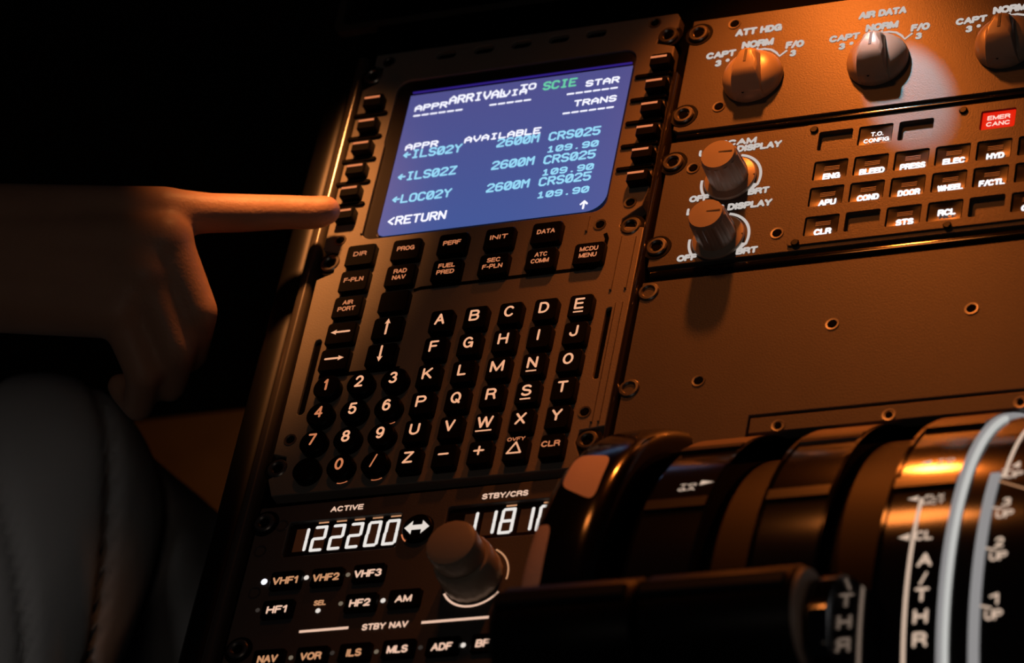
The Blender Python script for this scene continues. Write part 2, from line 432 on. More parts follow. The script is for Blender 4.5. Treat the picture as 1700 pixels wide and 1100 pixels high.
# main instrument panel, almost black beyond the pedestal
ip = thing('instrument_panel', 'black main instrument panel rising beyond the top of the pedestal', 'instrument panel', (0, -420, -300))
mb = MB(); mb.loft([[(-700, 0, -420), (700, 0, -420), (700, 0, 40), (-700, 0, 40)][::1], [(-700, -120, -420), (700, -120, -420), (700, -160, 560), (-700, -160, 560)]])
obj('panel_body', MB().loft([[(-700, 40, -420), (700, 40, -420), (700, -60, -420), (-700, -60, -420)], [(-700, -40, 800), (700, -40, 800), (700, -110, 800), (-700, -110, 800)]]), M['wallm'], ip, (0, -420, -300))
bez = plate(rrect(0, 0, 200, 26, 4), [rrect(0, 0, 188, 16, 3)], 2.5, 0)

# pedestal body: top deck, side walls, black edge moulding and the rounded side rail
ped = thing('centre_pedestal', 'dark centre pedestal carrying the display unit, radio panel and thrust levers', 'pedestal', (110, 0, FL))
body = MB().box(-84 - 110, -76 - 110, -215, 330, 0, -FL - 12).box(412 - 110, 420 - 110, -215, 330, 0, -FL - 12)
body.box(-72 - 110, 412 - 110, -215, -207, 0, -FL - 12).box(-72 - 110, 412 - 110, 322, 330, 0, -FL - 12)
obj('pedestal_body', body, M['black'], ped, (110, 0, FL))
obj('top_deck', MB().box(-71, 411, -206, 68, -9, -6.2).box(-71, 91, 68, 300, -9, -6.2), M['void'], ped, (0, 0, 0))
def barv(name, u, w, v0, v1, h0, r, m, n=8):
    """long bar with a round back, running along v"""
    rings = []
    for v in (v0, v1):
        ring = [(u - w / 2, v, h0)]
        for i in range(n + 1):
            a = PI - PI * i / n
            ring.append((u + w / 2 * math.cos(a), v, h0 + r + (r * 0.8) * math.sin(a) - r * 0.3))
        ring.append((u + w / 2, v, h0)); rings.append(ring)
    return MB().loft(rings)
def baru(u0, u1, v, w, h0, ht, n=8):
    rings = []
    for u in (u0, u1):
        ring = [(u, v - w / 2, h0)]
        for i in range(n + 1):
            a = PI - PI * i / n
            ring.append((u, v + w / 2 * math.cos(a), h0 + ht * 0.6 + ht * 0.4 * math.sin(a)))
        ring.append((u, v + w / 2, h0)); rings.append(ring)
    return MB().loft(rings)
obj('side_rail', barv('r', -71.5, 6.5, -160, 330, -6, 4.2, None), M['rail'], ped, (0, 0, 0), smooth=60)
obj('edge_moulding', barv('r', -82.5, 13, -165, 330, -10, 3.5, None), M['black'], ped, (0, 0, 0), smooth=60)
tray = plate(rrect(-20, -205, 150, 40, 5), [rrect(-20, -205, 142, 32, 4)], -6, -10)
obj('front_tray_rim', tray, M['rail'], ped, (0, 0, 0))
obj('inner_rail', barv('r', 89.0, 2.6, -122, 330, -6, 6.2, None), mat('polished_edge', (0.03, 0.025, 0.02), 0.14, spec=1.0), ped, (0, 0, 0), smooth=60)

# ------------------------------------------------------------------ shared pieces
fast_me = to_mesh('fastener', MB().lathe([(4.6, 0), (4.6, 0.7), (4.1, 1.2), (3.1, 1.25), (2.5, 0.6), (2.4, -0.8), (0.2, -0.9)], 24), M['steel'])
fsock_me = to_mesh('socket', MB().lathe([(2.3, -0.2), (2.3, 0.15), (0.2, 0.15)], 6), M['void'])
notch_me = to_mesh('fastener_recess', MB().lathe([(6.4, 0), (6.2, 0.25), (0.2, 0.25)], 24), M['black'])
screw_me = to_mesh('screw', MB().lathe([(3.0, 0), (2.9, 0.35), (2.1, 0.3), (1.6, -0.3), (0.2, -0.35)], 20), M['steel'])
hole_me = to_mesh('socket', MB().lathe([(1.5, 0.1), (1.5, 0.32), (0.1, 0.32)], 12), M['void'])
def fastener(par, u, v, h=0, notch=True, dark=False):
    if notch: put('fastener_recess', notch_me, par, (u, v, h))
    f = put('fastener', fast_me, par, (u, v, h + (0.3 if notch else 0)))
    put('socket', fsock_me, f, (u, v, h + 0.5)); return f
def screw(par, u, v, h=0):
    f = put('screw', screw_me, par, (u, v, h)); put('socket', hole_me, f, (u, v, h)); return f

# ------------------------------------------------------------------ multipurpose control and display unit
du = thing('control_display_unit', 'control unit with lit blue arrivals page above a keyboard', 'control unit', (8, -38, -6))
fp_out = [(-64, -160.5), (83, -160), (84.5, -157.5), (84.5, -151), (80, -150), (76.5, -148), (75.5, -143.5), (84.5, -140.5), (85.5, -60), (84, -50), (76, -44), (75.5, -40), (87, -38), (87, 66), (76, 67), (75, 73), (78, 80), (78, 86), (-60.5, 86), (-64, 77), (-57, 72), (-58, 66), (-64.5, 64), (-65.5, -30), (-58, -33), (-58, -44), (-66, -47), (-67, -140), (-60, -143), (-59, -152), (-64, -154)]
holes = [rrect(9, -96, 116, 92, 6, 5)]
holes += [rrect(u, -154.8, 9.5, 4.2, 1.9, 4) for u in (-28.2, -9.6, 8.8, 27, 45)]
for cu, v0, v1 in ((-56.6, 4, 44), (78.6, 4, 41)):
    holes.append(rrect(cu, (v0 + v1) / 2, 3.4, v1 - v0, 1.6, 4))
bevel(obj('faceplate', plate(fp_out, holes, 0, -5.5), M['mcdu'], du, (0, 0, 0)), 0.4)
obj('well_floor', MB().prism(rrect(9, -96, 117, 93, 6), -4.2, -3.2), M['black'], du)
for cu in (-56.6, 78.6):
    obj('vent_mesh', MB().prism(rrect(cu, 23, 4, 42, 1.6), -2.5, -1.6), M['void'], du)
for u in (-28.2, -9.6, 8.8, 27, 45):
    obj('slot_liner', MB().prism(rrect(u, -154.8, 10, 4.6, 1.9), -3.2, -2.2), M['void'], du)
# dark glass surround sloping down to the display
so = rrect(9, -96, 115.5, 91.5, 5.8, 5); si = rrect(12.5, -91.7, 108.4, 82.6, 3, 5)
obj('display_bezel', MB().loft([[(x, y, -0.9) for x, y in so], [(x, y, -0.55) for x, y in si], [(x, y, -1.6) for x, y in si]], cap0=False, cap1=True), mat('bezel_brown_black', (0.03, 0.027, 0.026), 0.35), du)
scr_loop = [(-41.2, -132.3), (66.2, -132.3), (66.4, -60)]
scr_loop += arc_pts(57.5, -59.8, 8.9, 0, 90, 8) + [(-38, -50.9), (-40, -51.8), (-41, -54)]
sc_c = (12.5, -91.6)
screen = obj('display_screen', MB().prism([(x - sc_c[0], y - sc_c[1]) for x, y in scr_loop], -0.4, -0.1), M['screen'], du, (sc_c[0], sc_c[1], 0), smooth=0)
obj('screen_reflection_line', baru(-53, 53, 0, 0.9, -0.8, 0.9), M['e_purple'], du, (12.5, -134.2, 0))  # screen's reflection on the well's top wall, painted as a glowing strip
T_ = [('ARRIVAL', 4, -126.2, 'w', 1), ('TO', 12.25, -127.9, 'w', 0), ('VIA', 10.3, -125.6, 'w', 0), ('SCIE', 15, -127, 'g', 1), ('STAR', 20, -125, 'w', 0), ('APPR', 0, -124, 'w', 0),
      ('------', 0, -120.8, 'w', 0), ('-----', 9, -121.2, 'w', 0), ('------', 18, -121.4, 'w', 0), ('TRANS', 19.1, -114.1, 'w', 0), ('------', 18, -110.2, 'w', 0),
      ('APPR', 0, -101.2, 'w', 0), ('AVAILABLE', 7, -101, 'w', 0), ('lILS02Y', 0, -96.7, 'c', 1), ('2600M', 11, -96.6, 'c', 1), ('CRS025', 17, -96.4, 'c', 1), ('109.90', 17.1, -89, 'c', 0),
      ('lILS02Z', 0, -84, 'c', 1), ('2600M', 11, -83.7, 'c', 1), ('CRS025', 17, -83.1, 'c', 1), ('109.90', 17.1, -75.9, 'c', 0),
      ('lLOC02Y', 0, -71.1, 'c', 1), ('2600M', 11, -70.9, 'c', 1), ('CRS025', 17, -70.7, 'c', 1), ('109.90', 17.1, -63.2, 'c', 0), ('<RETURN', 0, -58.7, 'w', 1), ('u', 22.3, -54.6, 'w', 1)]
for s, c, v, k, big in T_:
    page_text(s, c, v, {'w': M['e_swhite'], 'c': M['e_cyan'], 'g': M['e_green']}[k], screen, big, (1.0 if s[0] == '-' else None))
# select keys down both sides of the display, with black strips standing in for the shaded grooves between them
LV = [-129.0, -115.4, -102.2, -89.0, -76.2, -63.2]
lsk_me = to_mesh('line_select_key', MB().prism(rrect(0, 0, 9.4, 6.6, 0.8, 3), -1, 4.6, 0.6), M['key'])
lbar_me = to_mesh('key_mark', MB().box(-4.1, 3.4, -0.55, 0.55, 0, 0.1), M['e_lsk'], 0)
for side in (0, 1):
    for i, v in enumerate(LV):
        u = (-57.6, 81.0)[side] - (0, 0)[side]
        if side: v -= 0.7
        k = put('line_select_key', lsk_me, du, (u, v, 0))
        put('key_mark', lbar_me, k, (u - (0.3 if side else 0), v - 1.3, 4.65))
    for i in range(5):
        vv = LV[i] + 5.3 - (0.7 if side else 0)
        c = (-59.2, 77.2)[side]
        obj('groove_strip', MB().prism(rrect(0, 0, 17, 1.7, 0.8, 3), -1, 1.1, 0.3), M['key'], du, (c, vv, 0))
obj('display_rib', MB().box(-0.5, 0.5, -26, 26, 0, 0.8, 0.3), M['mcdu'], du, (-48.6, -79, 0))
# function keys
fk_me = to_mesh('function_key', MB().prism(rrect(0, 0, 13.8, 11.6, 1.4, 4), -1, 3.2, 0.5), M['key'])
H_F = 3.2
def lift(u, v, h):
    """where a point seen over plane position (u, v) really lies when it stands h above the plane"""
    t = h / EYE[2]
    return u + (EYE[0] - u) * t, v + (EYE[1] - v) * t
FK = [('DIR', 0, 0, 'd'), ('PROG', 1, 0, 'm'), ('PERF', 2, 0, 'm'), ('INIT', 3, 0, 'm'), ('DATA', 4, 0, 'm'),
      ('F-PLN', 0, 1, 'm'), ('RAD\nNAV', 1, 1, 'm'), ('FUEL\nPRED', 2, 1, 'm'), ('SEC\nF-PLN', 3, 1, 'm'), ('ATC\nCOMM', 4, 1, 'm'), ('MCDU\nMENU', 5, 1, 'd'),
      ('AIR\nPORT', 0, 2, 'm'), ('', 1, 2, ''), ('<', 0, 3, 'a'), ('^', 1, 3, 'a'), ('>', 0, 4, 'a'), ('v', 1, 4, 'a')]
def arrow_mb(a, L=7.6):
    mb = MB(); capsule2(mb, (-L / 2, 0), (L / 2 - 1, 0), 1.0, 0.1)
    mb.add([(L / 2 + 0.6, 0, 0.1), (L / 2 - 2.2, -1.35, 0.1), (L / 2 - 1.8, 0, 0.1), (L / 2 - 2.2, 1.35, 0.1)], [[0, 1, 2], [0, 2, 3]])
    ca, sa = math.cos(a), math.sin(a)
    mb.v = [(x * ca - y * sa, x * sa + y * ca, z) for x, y, z in mb.v]
    return mb
for s, c, r, k in FK:
    cu, cv = lift(-46.9 + 22.05 * c, -42.2 + 14.35 * r, H_F)
    kk = put('function_key', fk_me, du, (cu, cv + 0.5, 0))
    m = M['e_key'] if k in 'am' else M['e_keydim']
    if k == 'm': m = M['e_keydim']
    if not s: continue
    if k == 'a':
        obj('key_legend', arrow_mb({'<': PI, '>': 0, '^': -PI / 2, 'v': PI / 2}[s], 8.2 if s in '<>' else 7.6), M['e_key'], kk, (cu, cv, H_F), smooth=0)
        continue
    n = max(len(x) for x in s.split('\n')); w = {3: 6.4, 4: 8.4, 5: 9.4}[n]
    hh = 5.9 if '\n' in s else 2.5
    legend(s, cu - w / 2, cu + w / 2, cv - hh / 2, cv + hh / 2, H_F + 0.02, m, kk, 'key_legend', 0.028)
# the shallow step lines around the key fields
obj('field_step', ribbon([(-16, -17.5), (-13, -18.4)] + [(66, -18.8)] + arc_pts(66, -23, 4.6, 90, 10, 6) + [(70.8, -34), (69.5, -37)], 1.8, 0.12), M['void'], du, smooth=0)
obj('field_step', ribbon([(-52, 24.6), (-14, 24.4)], 2.0, 0.12), M['void'], du, smooth=0)
for u0, v0, v1 in ((77.3, -34, -5), (84, -33, -5), (80.6, 2, 64), (83.8, 2, 64), (60.5, -47.5, -39)):
    obj('edge_rib', MB().box(-0.45, 0.45, v0, v1, 0, 0.9, 0.3), M['mcdu'], du, (u0, 0, 0))
# letter keys
lk_me = to_mesh('letter_key', MB().prism(rrect(0, 0, 10.5, 11.8, 1.4, 4), -1, 4.0, 0.5), M['key'])
nk_me = to_mesh('number_key', MB().prism(circ(0, 0, 6.2, 24), -1, 4.0, 0.6), M['key'])
wk = ['A', 'B', 'C', 'D', 'E', 'F', 'G', 'H', 'I', 'J', 'K', 'L', 'M', 'N', 'O', 'P', 'Q', 'R', 'S', 'T', 'U', 'V', 'W', 'X', 'Y', 'Z', '-', '+', 'OVFY', 'CLR']
for i, s in enumerate(wk):
    cu, cv = lift(16.05 * (i % 5), 14.5 * (i // 5), 4.0)
    k = put('letter_key', lk_me, du, (cu + 0.3, cv + 0.9, 0))
    wid = {'I': 0.9, 'M': 6.2, 'W': 7.2, 'J': 3.8, 'L': 4.0, 'F': 4.2, 'E': 4.4, 'T': 4.7, '-': 4.2, '+': 3.9}.get(s, 4.7)
    if s == 'OVFY':
        legend('OVFY', cu - 4, cu + 4, cv - 5.0, cv - 3.1, 4.02, M['e_keydim'], k, 'key_legend', 0.03)
        mb = MB(); P3 = [(-3.0, 2.9), (3.0, 2.9), (0.3, -2.4)]
        for a in range(3): capsule2(mb, P3[a], P3[(a + 1) % 3], 0.8)
        obj('key_legend', mb, M['e_key'], k, (cu, cv, 4.02), smooth=0)
    elif s == 'CLR':
        legend(s, cu - 4.2, cu + 4.2, cv - 1.5, cv + 1.5, 4.02, M['e_keydim'], k, 'key_legend', 0.03)
    elif s in '-+':
        mb = MB(); capsule2(mb, (-2, 0), (2, 0), 0.9)
        if s == '+': capsule2(mb, (0, -1.9), (0, 1.9), 0.9)
        obj('key_legend', mb, M['e_key'], k, (cu, cv, 4.02), smooth=0)
    else:
        legend(s, cu - wid / 2, cu + wid / 2, cv - 2.9, cv + 2.9, 4.02, M['e_key'], k, 'key_legend', 0.012)
        if s in 'ENSW':
            obj('key_legend', MB().box(-wid / 2, wid / 2, -0.3, 0.3, 0, 0.1), M['e_key'], k, (cu, cv + 4.3, 4.02), smooth=0)
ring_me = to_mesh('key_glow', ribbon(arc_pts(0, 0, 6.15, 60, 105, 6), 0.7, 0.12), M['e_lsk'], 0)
for i, s in enumerate(['1', '2', '3', '4', '5', '6', '7', '8', '9', '', '0', '/']):
    cu, cv = lift(-47.7 + 15.9 * (i % 3), 29.2 + 14.4 * (i // 3), 4.0)
    k = put('number_key', nk_me, du, (cu + 0.3, cv + 0.8, 0))
    if s == '/':
        mb = MB(); capsule2(mb, (-1.0, 2.9), (1.0, -2.9), 0.7)
        obj('key_legend', mb, M['e_keydim'], k, (cu, cv, 4.02), smooth=0)
    elif s:
        wid = 1.9 if s == '1' else 3.9
        legend(s, cu - wid / 2, cu + wid / 2, cv - 3.0, cv + 3.0, 4.02, M['e_key'] if s in '235689' else M['e_keydim'], k, 'key_legend', 0.012)
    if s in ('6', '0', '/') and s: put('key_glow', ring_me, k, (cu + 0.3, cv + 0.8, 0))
for u, v in ((-63.2, -147.9), (80.4, -147.5), (80.6, -39.5), (80.3, 72.5), (-60.8, 71.6), (-60.6, -38.8)):
    fastener(du, u, v, -0.9 if True else 0)
for u, v in ((-56.7, -155.0), (72.9, -156), (78.3, -52.6), (76.6, 58), (-58.1, 57.1), (-58.5, -51.2), (66.2, -42.2)):
    screw(du, u, v, 0)

# ------------------------------------------------------------------ radio panel
rm = thing('radio_panel', 'dark radio panel with two lit frequency windows below the keyboard', 'radio panel', (10, 140, -6))
win = [rrect(-22.8, 108.8, 52, 17.5, 1.5), rrect(49.5, 108.2, 52, 17.5, 1.5), circ(11.8, 109.4, 6.9, 28)]
bevel(obj('faceplate', plate([(-64, 91.5), (87, 90), (87, 240), (-64, 240)], win, -0.6, -5.5), M['panel_dim'], rm), 0.35)
for k, (cu, cv) in enumerate(((-22.8, 108.8), (49.5, 108.2))):
    w_ = obj('frequency_window', MB().prism(rrect(0, 0, 52.5, 18, 1.5), -3.2, -2.6), mat('window_tint', (0.02, 0.01, 0.006), 0.2), rm, (cu, cv, 0))
    digs = ('122200', '118100')[k]
    u0, pitch = ((-44.3, 8.25), (32.2, 8.25))[k]
    for i, ch in enumerate(digs):
        mb = MB(); x0 = 0; wd_, ht = 5.2, 11.4
        for sname in DIG[ch]:
            a, b = SEG[sname]
            capsule2(mb, (a[0] * wd_, (a[1] - 0.5) * ht), (b[0] * wd_, (b[1] - 0.5) * ht), 1.45)
        obj('digit', mb, M['e_digit'], w_, (u0 + i * pitch - 0.9, 108.3 + (0 if k == 0 else -0.5), -2.5), smooth=0)
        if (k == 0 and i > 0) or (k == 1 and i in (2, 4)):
            obj('painted_window_glint', MB().box(-2.3, 2.3, -0.35, 0.35, 0, 0.1), M['e_rmpdim'], w_, (u0 + i * pitch + 2.4, 100.3, -2.5), smooth=0)  # reflections above the digits, painted as glowing dashes
        obj('segment_glow', MB().box(-0.3, wd_ + 0.3, -ht / 2, ht / 2, 0, 0.02), M['e_rust'], w_, (u0 + i * pitch - 0.9, 108.3, -2.58), smooth=0)
sw = obj('transfer_key', MB().prism(circ(0, 0, 6.6, 28), -5, 1.8, 0.5), M['key'], rm, (12.3, 109.9, 0))
mb = MB(); mb.add([(-5.6, 0, 0.1), (-2.2, -3.3, 0.1), (-2.2, -1.2, 0.1), (2.2, -1.2, 0.1), (2.2, -3.3, 0.1), (5.6, 0, 0.1), (2.2, 3.3, 0.1), (2.2, 1.2, 0.1), (-2.2, 1.2, 0.1), (-2.2, 3.3, 0.1)], [[0, 1, 2, 8, 9], [2, 3, 7, 8], [3, 4, 5, 6, 7]])
obj('key_legend', mb, M['e_dot'], sw, (12.6, 110.2, 1.85), smooth=0)
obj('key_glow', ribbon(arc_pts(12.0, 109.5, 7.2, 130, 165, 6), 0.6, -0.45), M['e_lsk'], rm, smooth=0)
def rl(s, cu, cv, w, h, m='e_rmp', bold=0.035, hh=0.0): return legend(s, cu - w / 2, cu + w / 2, cv - h / 2, cv + h / 2, hh - 0.55, M[m], rm, 'legend', bold)
rl('ACTIVE', -23.2, 95.4, 15, 2.7); rl('STBY/CRS', 48.2, 96.0, 20.5, 2.8)
sel_me = to_mesh('selector_key', MB().prism(rrect(0, 0, 14.4, 8.6, 0.9, 3), -2, 2.0, 0.4), M['key'])
dot_me = to_mesh('indicator', MB().lathe([(1.15, -0.4), (1.1, 0.15), (0.1, 0.35)], 14), M['e_dot'])
dotb_me = to_mesh('indicator', MB().lathe([(1.5, -0.4), (1.4, 0.2), (0.1, 0.5)], 14), emis('bright_indicator', (240, 240, 250), 1.3))
dotd_me = to_mesh('indicator', MB().lathe([(1.05, -0.4), (1.0, 0.15), (0.1, 0.3)], 14), M['e_dotdim'])
dark_me = to_mesh('indicator', MB().lathe([(1.05, -0.4), (1.0, 0.15), (0.1, 0.3)], 14), emis('unlit_indicator', (52, 46, 42)))
def rkey(s, cu, cv, w, h, m='e_rmp'):
    cu, cv = lift(cu, cv, 1.5)
    k = put('selector_key', sel_me, rm, (cu, cv - 0.6, -0.6))
    legend(s, cu - w / 2, cu + w / 2, cv - h / 2, cv + h / 2, 1.45, M[m], k, 'key_legend', 0.035)
for s, u, v, w, m in (('VHF1', -43.7, 129.9, 11.6, 'e_rmpdim'), ('VHF2', -25.0, 130.0, 12.2, 'e_rmpdim'), ('VHF3', -6.1, 129.8, 12.4, 'e_rmp'),
                      ('HF1', -44.3, 144.1, 9.2, 'e_rmp'), ('HF2', -6.6, 144.1, 9.4, 'e_rmp'), ('AM', 12.8, 143.8, 7.4, 'e_rmp'),
                      ('NAV', -42.8, 168.2, 9.2, 'e_rmpdim'), ('VOR', -23.2, 168.4, 9.6, 'e_rmpdim'), ('ILS', -4.0, 168.3, 6.8, 'e_rmpdim'), ('MLS', 15.2, 168.2, 9.2, 'e_rmp'), ('ADF', 34.7, 168.6, 9.2, 'e_rmp'), ('BFO', 54.2, 168.4, 9.6, 'e_rmp')):
    rkey(s, u, v, w, 3.7 if s != 'AM' else 3.4, m)
for u, v, me in ((-53.7, 129.3, dotb_me), (-34.4, 129.0, dot_me), (-15.4, 129.3, dotd_me), (-53.4, 143.3, dark_me), (-15.6, 143.4, dotd_me), (3.4, 143.6, dot_me), (-25.3, 146, dot_me),
                 (-32.5, 168.1, dotd_me), (-14.1, 167.3, dark_me), (5.7, 168.3, dotd_me), (25, 167.9, dark_me), (43.7, 168.3, dot_me)):
    put('indicator', me, rm, (u, v, -0.6))
rl('SEL', -25.2, 142.2, 5.6, 2.6, 'e_rmpdim'); rl('STBY NAV', 6.9, 156.0, 20.5, 3.1)
obj('legend', ribbon([(-31.6, 155.7), (-9.5, 155.6)], 1.25, -0.5), M['e_rmp'], rm, smooth=0)
obj('legend', ribbon([(23.0, 155.9), (52.4, 155.8)], 1.25, -0.5), M['e_rmp'], rm, smooth=0)
for u, v in ((-60.2, 99.6), (-57.6, 162.5)): fastener(rm, u, v, -0.6)
for u, v in ((-51.9, 101.4), (-59.3, 113.5), (-57.0, 134.5)): put('screw', screw_me, rm, (u, v, -0.8))
kb = obj('tuning_knob', MB().lathe([(12.6, -0.5), (12.8, 1), (12.4, 11.5), (11.6, 12.6), (3, 12.8)], 40, flute=20, fd=0.012), M['knob'], rm, (42.0, 135.6, 0))
obj('inner_knob', MB().lathe([(9.6, 12), (10.4, 13.5), (10.9, 22.5), (10.4, 23.6), (8.5, 24.2), (0.2, 24.4)], 40, flute=16, fd=0.01), M['knob'], kb, (42.0, 135.6, 0))
obj('legend', ribbon(arc_pts(42.6, 135.6, 14.2, 35, 150, 24), 0.95, -0.5), M['e_rmp'], rm, smooth=0)
obj('legend', ribbon(arc_pts(42.6, 135.6, 14.2, -62, 10, 18), 0.7, -0.5), M['e_rmpdim'], rm, smooth=0)

# ------------------------------------------------------------------ switching panel
sp_ = thing('switching_panel', 'orange-lit panel of three large rotary selector knobs', 'switch panel', (190, -120, -6))
bevel(obj('faceplate', plate([(91.5, -153.5), (408, -153.5), (408, -89.2), (94, -89.2), (91.5, -91)], [], 0, -5.5), M['panel'], sp_), 0.4)
def sel_knob(cu, cv):
    k = obj('rotary_knob', MB().lathe([(13.4, 0.3), (13.6, 1.2), (13.2, 3.2), (11.8, 5.6), (9.0, 7.4), (5, 8.2), (0.3, 8.3)], 48), M['knob'], sp_, (cu, cv, 0), smooth=60)
    # raised grip: a bar that narrows towards the pointer end and slopes down to a cut-off front
    def outline(wf, wb, vf, vb, h, hf):
        pts = []
        for i in range(9):
            a = PI + PI * i / 8
            pts.append((wb * math.cos(a), vb + wb * 0.8 * math.sin(a), h))
        for x, y in ((wf, vf - 4), (wf * 0.94, vf), (0, vf + 0.3), (-wf * 0.94, vf), (-wf, vf - 4)):
            pts.append((x, y, hf))
        return pts
    g = MB().loft([outline(7.6, 5.6, 12.3, -7.4, 2, 1), outline(7.0, 5.0, 11.6, -6.4, 6.5, 5.5), outline(6.4, 4.6, 8.6, -5.4, 10.0, 9.2), outline(5.8, 4.0, 5.6, -4.6, 11.6, 11.4), outline(4.6, 2.8, 3.4, -3.8, 12.4, 12.2)])
    gg = obj('grip', g, M['knob'], k, (cu, cv, 0), smooth=50)
    bevel(gg, 0.8, 3, 30)
    obj('pointer_notch', MB().box(-0.6, 0.6, -6.4, 0.6, 8, 12.5, 0.1), M['knobface'], k, (cu, cv, 0))
    obj('set_screw', MB().lathe([(0.9, 0), (0.9, 0.6), (0.1, 0.5)], 10), M['void'], k, (cu - 1.5, cv + 11.2, 4.9))
for cu in (125.2, 181.4, 237.7): sel_knob(cu, -114.4)
def pl(s, u0, u1, v0, v1, par, m='e_panel', bold=0.045): return legend(s, u0, u1, v0, v1, 0.02, M[m], par, 'legend', bold)
for i, head in enumerate(('ATT HDG', 'AIR DATA', None)):
    d = 56.4 * i
    if head: pl(head, 112.6 + d, 134.2 + d, -145.0, -140.8, sp_)
    pl('NORM', 116.7 + d, 131.4 + d, -137.2, -132.9, sp_)
    pl('CAPT', 100.7 + d, 114.6 + d, -133.4, -129.5, sp_)
    pl('F/O', 137.3 + d, 145.8 + d, -133.6, -129.4, sp_)
    pl('3', 105.5 + d, 108.6 + d, -128.4, -124.6, sp_); pl('3', 139.8 + d, 142.8 + d, -128.4, -124.6, sp_)
    mb = MB().lathe([(0.95, 0), (0.9, 0.12), (0.1, 0.12)], 12); obj('legend', mb, M['e_panel'], sp_, (111.2 + d, -127.6, 0))
    obj('legend', ribbon([(124.2 + d, -132.6), (124.6 + d, -131.2), (127.6 + d, -131.3), (131 + d, -130.2), (133.6 + d, -128), (135.3 + d, -125.8), (138.4 + d, -128.6)], 1.1, 0.12), M['e_panel'], sp_, smooth=0)
for u, v in ((95.4, -145.2), (95.6, -98.3)): fastener(sp_, u, v, 0, True)
for u, v in ((111.4, -148.6), (111.2, -101)): screw(sp_, u, v, 0)

# ------------------------------------------------------------------ system display control panel
ec = thing('system_control_panel', 'panel with two display brightness knobs and rows of lit page keys', 'control panel', (200, -48, -6))
cells = {}
CU = [167.6 + 17.65 * i for i in range(6)]
RV = [-73.0, -56.6, -42.4, -26.8]
cut = []
for r in range(4):
    for c in range(6):
        if (r, c) in ((0, 3), (0, 5)): continue
        if r == 0 and c == 4: cut.append((c, r))
        else: cut.append((c, r))
CW, CH = 14.9, 10.2
bevel(obj('faceplate', plate([(92, -83.6), (408, -83.6), (408, -15.2), (92, -15.2)], [rrect(170 + 38 + 1, -50.5, 104, 62, 1.5)], 0, -5.5), M['panel'], ec), 0.4)
bevel(obj('key_field', plate(rrect(211.5, -50.2, 116, 65.2, 1.5), [rrect(CU[c], RV[r], CW, CH, 0.9, 3) for c, r in cut], 0.9, -4.4), M['panel'], ec), 0.35)
obj('field_floor', MB().box(155, 262, -81, -18, -4.6, -3.6), M['black'], ec)
KEYS = {(1, 0): ('T.O.\nCONFIG', 'w'), (4, 0): ('EMER\nCANC', 'r'), (0, 1): ('ENG', 'w'), (1, 1): ('BLEED', 'w'), (2, 1): ('PRESS', 'w'), (3, 1): ('ELEC', 'w'), (4, 1): ('HYD', 'w'), (5, 1): ('', 'w'),
        (0, 2): ('APU', 'w'), (1, 2): ('COND', 'w'), (2, 2): ('DOOR', 'w'), (3, 2): ('WHEEL', 'w'), (4, 2): ('F/CTL', 'w'), (5, 2): ('', 'w'),
        (0, 3): ('CLR', 'w'), (2, 3): ('STS', 'w'), (3, 3): ('RCL', 'n'), (5, 3): ('CLR', 'w')}
# cap with a dished lens face
def cap_mb():
    mb = MB(); n = 7; w, h = CW - 1.0, CH - 1.0; V = []
    for j in range(n):
        for i in range(n):
            x = (i / (n - 1) - 0.5) * w; y = (j / (n - 1) - 0.5) * h
            d = (1 - (2 * x / w) ** 2) * (1 - (2 * y / h) ** 2)
            V.append((x, y, 0.2 - 0.9 * d))
    mb.add(V, [[j * n + i, j * n + i + 1, (j + 1) * n + i + 1, (j + 1) * n + i] for j in range(n - 1) for i in range(n - 1)])
    mb.loft([[(-w / 2, -h / 2, -3.5), (w / 2, -h / 2, -3.5), (w / 2, h / 2, -3.5), (-w / 2, h / 2, -3.5)], [(-w / 2, -h / 2, 0.2), (w / 2, -h / 2, 0.2), (w / 2, h / 2, 0.2), (-w / 2, h / 2, 0.2)]], cap1=False)
    return mb
cap_me = to_mesh('page_key', cap_mb(), M['lensface'])
capr_me = to_mesh('warning_key', cap_mb(), M['e_red'])
facet_me = to_mesh('lens_line', MB().box(-3.3, 3.3, -0.16, 0.16, 0, 0.06), M['facet'], 0)
for (c, r) in cut:
    u, v = CU[c], RV[r]
    if (c, r) not in KEYS:
        obj('blank_insert', MB().box(-CW / 2 - .2, CW / 2 + .2, -CH / 2 - .2, CH / 2 + .2, -2.4, -1.3), M['panel'], ec, (u, v, 0)); continue
    s, kind = KEYS[(c, r)]
    k = put('warning_key' if kind == 'r' else 'page_key', capr_me if kind == 'r' else cap_me, ec, (u, v, 0))
    if kind == 'r': k['label'] = 'lit red key'
    if kind == 'w' and '\n' not in s:
        for j in range(3): put('lens_line', facet_me, k, (u + 0.2, v - 2.6 + j * 0.85, -0.25))
    if s:
        if '\n' in s: legend(s, u - 5.0, u + 6.3 if kind == 'w' else u + 5.3, v - 1.8 if kind == 'w' else v - 2.6, v + 3.9 if kind == 'w' else v + 3.2, 0.25, M['e_redtext'] if kind == 'r' else M['e_white'], k, 'key_legend', 0.04)
        else:
            w = {3: 7.8, 4: 9.8, 5: 11.2}[len(s)]
            vv = v + 0.6 if kind == 'n' else v + 3.2
            legend(s, u - w / 2 + 0.8, u + w / 2 + 0.8, vv - 1.75, vv + 1.75, 0.25, M['e_white'], k, 'key_legend', 0.05)
for u, v in ((94.9, -71.8), (95.0, -25.6)): fastener(ec, u, v, 0, True)
for u, v in ((104.6, -67.6), (148.2, -25.8)): screw(ec, u, v, 0)
pin_me = to_mesh('locating_pin', MB().lathe([(1.8, 0.5), (1.8, 1.5), (1.4, 1.8), (0.2, 1.8)], 14), M['black'])
